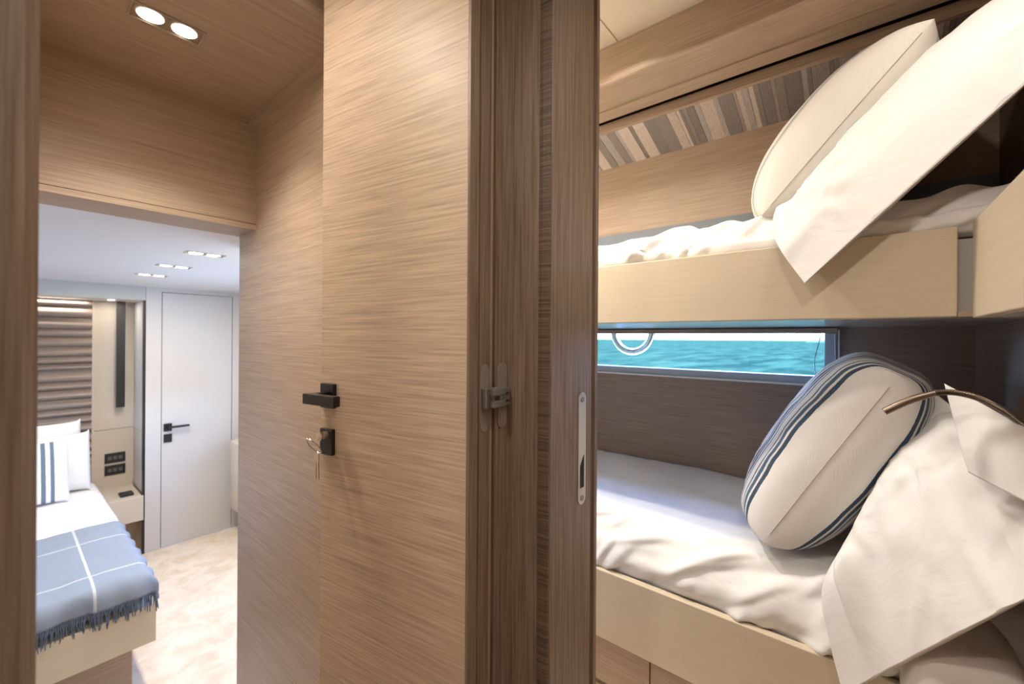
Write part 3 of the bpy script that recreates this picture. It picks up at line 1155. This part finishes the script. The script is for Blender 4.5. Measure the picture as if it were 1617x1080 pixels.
lb = thing('lower_bunk', (1.6, .9, 0), 'lower bunk with beige front panel above oak drawers', 'bunk')
obj('front_panel', bx((1.30, -.12, .186), (1.325, 2.15, .4155), .0025), beige, lb)
for (y0, y1) in ((-.29, -.062), (-.058, .506), (.510, 1.07), (1.074, 1.64), (1.644, 2.15)):
    obj('drawer_front', bx((1.314, y0, .03), (1.332, y1, .183), .001, 1), oakup_y, lb)
obj('carcass', bx((1.333, -.302, 0), (2.099, 2.149, .30)), oak_shaded_y, lb)


# bedding with a rounded, wrinkled front
def make_folds(seed, n, y0, y1, z0, z1):
    r = random.Random(seed)
    F = []
    for _ in range(n):
        yc = r.uniform(y0, y1)
        zc = r.uniform(z0, z1)
        L = r.uniform(.05, .16)
        ang = r.uniform(.25, 1.0)
        F.append((yc, zc, L, math.cos(ang), math.sin(ang), r.uniform(.006, .017), r.uniform(.005, .014)))
    return F


def fold_h(F, y, s):
    h = 0
    for yc, zc, L, ca, sa, amp, w in F:
        dy, dz = y - yc, s - zc
        al = -dy * ca + dz * sa
        ac = dy * sa + dz * ca
        if abs(al) < L and abs(ac) < 4 * w:
            e = math.exp(-(ac / w) ** 2) if ac < 0 else math.exp(-(ac / (w * 2.2)) ** 2)
            h += amp * e * math.cos(al / L * PI / 2) ** 2
    return h


def bedding(xw, xs, xf, zt, zb, y0, y1, F, seed, topn=.006):
    """sheet from the wall (xw) over the shoulder (xs) down the front (xf)"""
    path = [(xw, zt), ((xw + xs) / 2, zt + .004), (xs + .06, zt + .002), (xs, zt - .006), (xs - (xs - xf) * .45, zt - .028),
            (xs - (xs - xf) * .80, zt - .07), (xf - .004, zt - (zt - zb) * .62), (xf, zt - (zt - zb) * .85), (xf + .012, zb)]
    c = catmull([(x, 0, z) for x, z in path], 9)
    acc = [0]
    for i in range(1, len(c)):
        acc.append(acc[-1] + (c[i] - c[i - 1]).length)
    tot = acc[-1]
    bm = BM()
    nu = 300
    nv = len(c) - 1

    def f(u, v):
        y = y0 + (y1 - y0) * u
        i = round(v * nv)
        p = c[i]
        a = c[max(i - 1, 0)]
        b_ = c[min(i + 1, nv)]
        t = (b_ - a).normalized()
        nrm = Vector((-t.z, 0, t.x))
        if nrm.z < 0 and abs(nrm.z) > .5 or (nrm.x > .3):
            nrm = -nrm
        s = tot - acc[i]
        front = max(0, min(1, (.30 - s) / .12))
        edge = max(0, min(1, s / .03))
        h = fold_h(F, y, s) * max(front, .25) + topn * nz(p.x * 7, y * 5, seed) + topn * .5 * nz(p.x * 19, y * 13, seed + 4)
        h += front * .006 * nz(y * 8 + s * 9, s * 22, seed + 9)
        return p + Vector((0, y, 0)) + nrm * h * edge
    sheetgrid(bm, nu, nv, f)
    bmesh.ops.recalc_face_normals(bm, faces=bm.faces)
    return bm


lm = obj('mattress', bx((1.345, -.298, .30), (2.085, 2.14, .53), .07, 4), grey_mattress, loc=(1.7, .9, .30), smooth=True)
tag(lm, 'grey mattress of the lower bunk under the white cover', 'mattress')
F1 = make_folds(21, 64, -.2, 1.3, .0, .26)
o = cloth_obj('bed_cover', bedding(2.092, 1.425, 1.330, .592, .402, -.298, 2.14, F1, 1.0), white_linen, .004, (1.7, .9, .56))
tag(o, 'white wrinkled bed cover on the lower bunk mattress', 'bed cover')
um = obj('mattress', bx((1.352, -.298, 1.275), (1.785, 2.14, 1.475), .07, 4), grey_mattress, loc=(1.57, .9, 1.275), smooth=True)
tag(um, 'mattress of the upper bunk hidden under the white cover', 'mattress')
F2 = make_folds(33, 40, -.3, 1.1, .0, .2)
o = cloth_obj('bed_cover', bedding(1.785, 1.40, 1.334, 1.545, 1.43, -.298, 2.14, F2, 2.0, .007), white_linen, .004, (1.57, .9, 1.5))
tag(o, 'white creased bed cover on the upper bunk mattress', 'bed cover')

cushion_m = cotton('cushion_cloth', (.66, .62, .56, 1), fold=.2)
# rounded corner cushion of the lower bunk, bottom right
cc = obj('corner_cushion', bx((1.18, -.258, .12), (1.46, -.075, .585), .055, 7), cushion_m, loc=(1.16, -.16, .12), smooth=True, )
tag(cc, 'greige rounded corner cushion at the head of the lower bunk', 'cushion')

# striped knit pillow on the lower bunk (seen on its edge)
seam_m = plain('seam_thread', (.52, .48, .43), .9)


def puff(h0, n=2.3, e=.5):
    return lambda t: max(.002, h0 * max(0.0, 1 - abs(2 * t - 1) ** n) ** e)


def knit_pillow(name, m, xn, xf_, Bn, Tn, H, nrm, sag, label, seed, wr=.005, zmin=None, sharp=.75, blunt=.85, nfold=14, back=1.0):
    """Bn, Tn: bottom and top of the near edge (y, z)"""
    def line(p, s):
        out = []
        for k in (0, .12, .3, .5, .7, .88, 1):
            q = sag * math.sin(PI * k) * s
            d = Vector((0, Tn[0] - Bn[0], Tn[1] - Bn[1])).normalized()
            out.append(Vector((xf_ + (xn - xf_) * k, p[0], p[1])) + d * q)
        return out

    def flat(p, t, a, h):
        if zmin is not None and p.z < zmin + .03:
            d = zmin + .03 - p.z
            p = p.copy()
            p.z = zmin + .03 - .03 * (1 - math.exp(-d / .03))
        return p
    r = random.Random(int(seed * 10))
    F = []
    for _ in range(nfold):
        an = r.uniform(-.9, .9) + PI / 2
        F.append((r.uniform(.55, 1.0), r.uniform(.03, .97), r.uniform(.08, .2), math.cos(an), math.sin(an), r.uniform(-.006, .006), r.uniform(.02, .05)))
    bm = sleeve(line(Bn, 1), line(Tn, -1), H, nrm, 110, 90, wr, 8, seed, ex=flat, sharp=sharp, blunt=blunt, folds=F, back=back)
    B_, T_ = Vector((xn, *Bn)), Vector((xn, *Tn))
    loc = ((xn + xf_) / 2, Bn[0], Bn[1])
    o = thing(name, loc, label, 'pillow')
    obj('cover', bm, m, o, smooth=True, angle=180)
    d = (T_ - B_) * .06
    obj('seam', tube(BM(), catmull([B_ + d + Vector((-.001, 0, 0)), (B_ + T_) / 2 + Vector((-.0012, .002, 0)), T_ - d + Vector((-.001, 0, 0))], 10), .0011, 6), seam_m, o, smooth=True)
    return o


knit_pillow('striped_pillow', knit_lower, 1.355, 1.86, (.205, .635), (-.072, 1.118), puff(.15), (0, .88, .47), -.025,
            'knit white pillow with blue stripes leaning on the lower bunk', 5.0, zmin=.598, sharp=.55, blunt=.8, back=1.0)
knit_pillow('cream_pillow', knit_upper, 1.375, 1.78, (.215, 1.555), (-.130, 1.948), puff(.168, 2.3, .6), (0, .72, .69), -.02,
            'cream knit pillow with a thin grey line leaning on the upper bunk', 6.0, .003, zmin=1.525, sharp=.9, blunt=.9, nfold=6, back=.5)


# white oxford pillows: body inside a case whose flat open end hangs towards us
def cased_pillow(name, B, T, H, nrm, label, seed, hemt, wr=.006, wf=10, ex=None, tucks=True):
    bm = sleeve(B, T, H, nrm, 120, 96, wr, wf, seed, sharp=1.0, ex=ex)
    loc = tuple((Vector(B[0]) + Vector(B[-1])) / 2)
    o = thing(name, loc, label, 'pillow', 'white oxford pillows')
    obj('pillowcase', bm, white_cotton, o, smooth=True, angle=180)
    return o


def hem_cloth(name, lo, hi, n):
    """white cotton with n stitched tucks between lo and hi along the case"""
    m = white_cotton.copy()
    m.name = name
    nt = m.node_tree
    b_ = nt.nodes['Principled BSDF']
    prev = b_.inputs['Normal'].links[0].from_socket
    tc = nt.nodes.new('ShaderNodeTexCoord')
    sp = nt.nodes.new('ShaderNodeSeparateXYZ')
    nt.links.new(tc.outputs['UV'], sp.inputs[0])
    tot = None
    for k in range(n):
        c = nt.nodes.new('ShaderNodeMath')
        c.operation = 'COMPARE'
        nt.links.new(sp.outputs['X'], c.inputs[0])
        c.inputs[1].default_value = lo + (hi - lo) * k / (n - 1)
        c.inputs[2].default_value = (hi - lo) / (n - 1) * .22
        if tot is None:
            tot = c.outputs[0]
        else:
            a = nt.nodes.new('ShaderNodeMath')
            a.operation = 'MAXIMUM'
            nt.links.new(tot, a.inputs[0])
            nt.links.new(c.outputs[0], a.inputs[1])
            tot = a.outputs[0]
    bp = nt.nodes.new('ShaderNodeBump')
    bp.inputs['Strength'].default_value = .9
    bp.inputs['Distance'].default_value = .004
    nt.links.new(tot, bp.inputs['Height'])
    nt.links.new(prev, bp.inputs['Normal'])
    nt.links.new(bp.outputs[0], b_.inputs['Normal'])
    return m


def case_folds(seed, n, t0, t1, c0, c1, amp):
    r = random.Random(seed)
    F = []
    for _ in range(n):
        an = r.uniform(-.7, .7) + (0 if r.random() < .6 else 1.2)
        F.append((r.uniform(t0, t1), r.uniform(c0, c1), r.uniform(.07, .22), math.cos(an), math.sin(an), r.uniform(.3, 1) * amp, r.uniform(.010, .028)))
    return F


def cased_pillow(name, B, T, H, nrm, label, seed, m, folds, wr=.006, wf=10, front=1.0):
    bm = sleeve(B, T, H, nrm, 170, 150, wr, wf, seed, sharp=1.0, folds=folds, front=front)
    loc = tuple((Vector(B[0]) + Vector(B[-1])) / 2)
    o = thing(name, loc, label, 'pillow', 'white oxford pillows')
    obj('pillowcase', bm, m, o, smooth=True, angle=180)
    return o


cased_pillow('white_pillow',
             [(1.84, .04, 1.565), (1.60, .05, 1.565), (1.45, .075, 1.56), (1.355, .172, 1.508), (1.28, .166, 1.448), (1.238, .104, 1.338)],
             [(1.84, -.21, 1.88), (1.60, -.225, 1.91), (1.45, -.255, 1.93), (1.36, -.282, 1.955), (1.28, -.288, 1.87), (1.215, -.288, 1.735)],
             [.01, .085, .095, .040, .012, .004], (-.10, .70, .70), 'white oxford pillow on the upper bunk, its flat hem hanging over the panel', 11.0,
             hem_cloth('white_cotton_upper_hem', .66, .73, 5), case_folds(4, 26, .40, .9, .0, .35, .012) + case_folds(5, 14, .4, .95, .3, 1, .007))

wp = cased_pillow('white_pillow',
                  [(1.84, -.07, .615), (1.60, -.06, .62), (1.42, -.015, .645), (1.34, .03, .65), (1.28, .068, .57), (1.24, .026, .385)],
                  [(1.84, -.19, .96), (1.60, -.195, 1.0), (1.42, -.205, 1.03), (1.30, -.245, .99), (1.20, -.255, .91), (1.10, -.245, .80)],
                  [.01, .11, .125, .080, .025, .004], (-.30, .80, .52), 'white oxford pillow with pleated hem on the lower bunk corner', 12.0,
                  hem_cloth('white_cotton_lower_hem', .80, .86, 5), case_folds(9, 22, .5, .96, .18, .6, .006) + case_folds(10, 22, .35, .95, .3, .9, .008) + [(.80, .17, .24, .97, .25, .026, .028), (.83, .30, .2, .9, -.43, -.012, .04), (.72, .10, .16, .9, .43, -.010, .03)], .006, 9, .62)


def patch(P, nu=36, nv=36, amp=.004, seed=0.0, bend=.0, curl=0.0):
    """loose cloth flap between four corners A B C D"""
    A, B_, C, D = [Vector(p) for p in P]
    N = (B_ - A).cross(D - A).normalized()

    def f(u, v):
        p = (A * (1 - u) + B_ * u) * (1 - v) + (D * (1 - u) + C * u) * v
        h = amp * nz(p.x * 16, p.y * 16, p.z * 16 + seed) + bend * math.sin(PI * u) * math.sin(PI * v) + curl * math.sin(PI * 2 * u) * v
        return p + N * h
    bm = BM()
    sheetgrid(bm, nu, nv, f)
    return bm


fl = cloth_obj('flange', patch([(1.25, -.137, 1.111), (1.19, -.245, 1.035), (1.12, -.240, .915), (1.20, -.165, .945)], amp=.006, seed=2.0, bend=-.012), white_cotton, .004, None, wp)
fl = cloth_obj('flange', patch([(1.50, -.072, 1.10), (1.48, -.125, 1.09), (1.40, -.215, 1.00), (1.42, -.10, .97)], amp=.008, seed=5.0, bend=.01, curl=.006), white_cotton, .004, None, wp)

# gooseneck reading lamp
gl = thing('reading_lamp', (1.16, -.303, .95), 'bronze gooseneck reading lamp reaching over the striped pillow', 'lamp')
pth = catmull([(1.16, -.040, 1.0535), (1.165, -.075, 1.078), (1.17, -.105, 1.093), (1.175, -.135, 1.1005), (1.18, -.170, 1.094), (1.19, -.205, 1.073),
               (1.20, -.236, 1.043), (1.215, -.265, 1.005), (1.23, -.285, .97), (1.24, -.300, .945)], 14)
b = BM()
tube(b, pth[:27], .0072, 14)
obj('lamp_head', b, lamp_metal, gl, smooth=True)
b = BM()
tube(b, pth[26:34], .0058, 14)
obj('collar', b, lamp_metal, gl, smooth=True)
b = BM()
dense = []
for i in range(33, len(pth) - 1):
    for k in range(3):
        dense.append(pth[i].lerp(pth[i + 1], k / 3))
tube(b, dense, lambda i: .0062 if i % 2 else .0052, 12)
obj('gooseneck', b, lamp_metal, gl, smooth=True)
b = BM()
disc(b, (1.24, -.303, .945), .022, .008, 1, 24)
obj('wall_base', b, lamp_metal, gl, smooth=True)
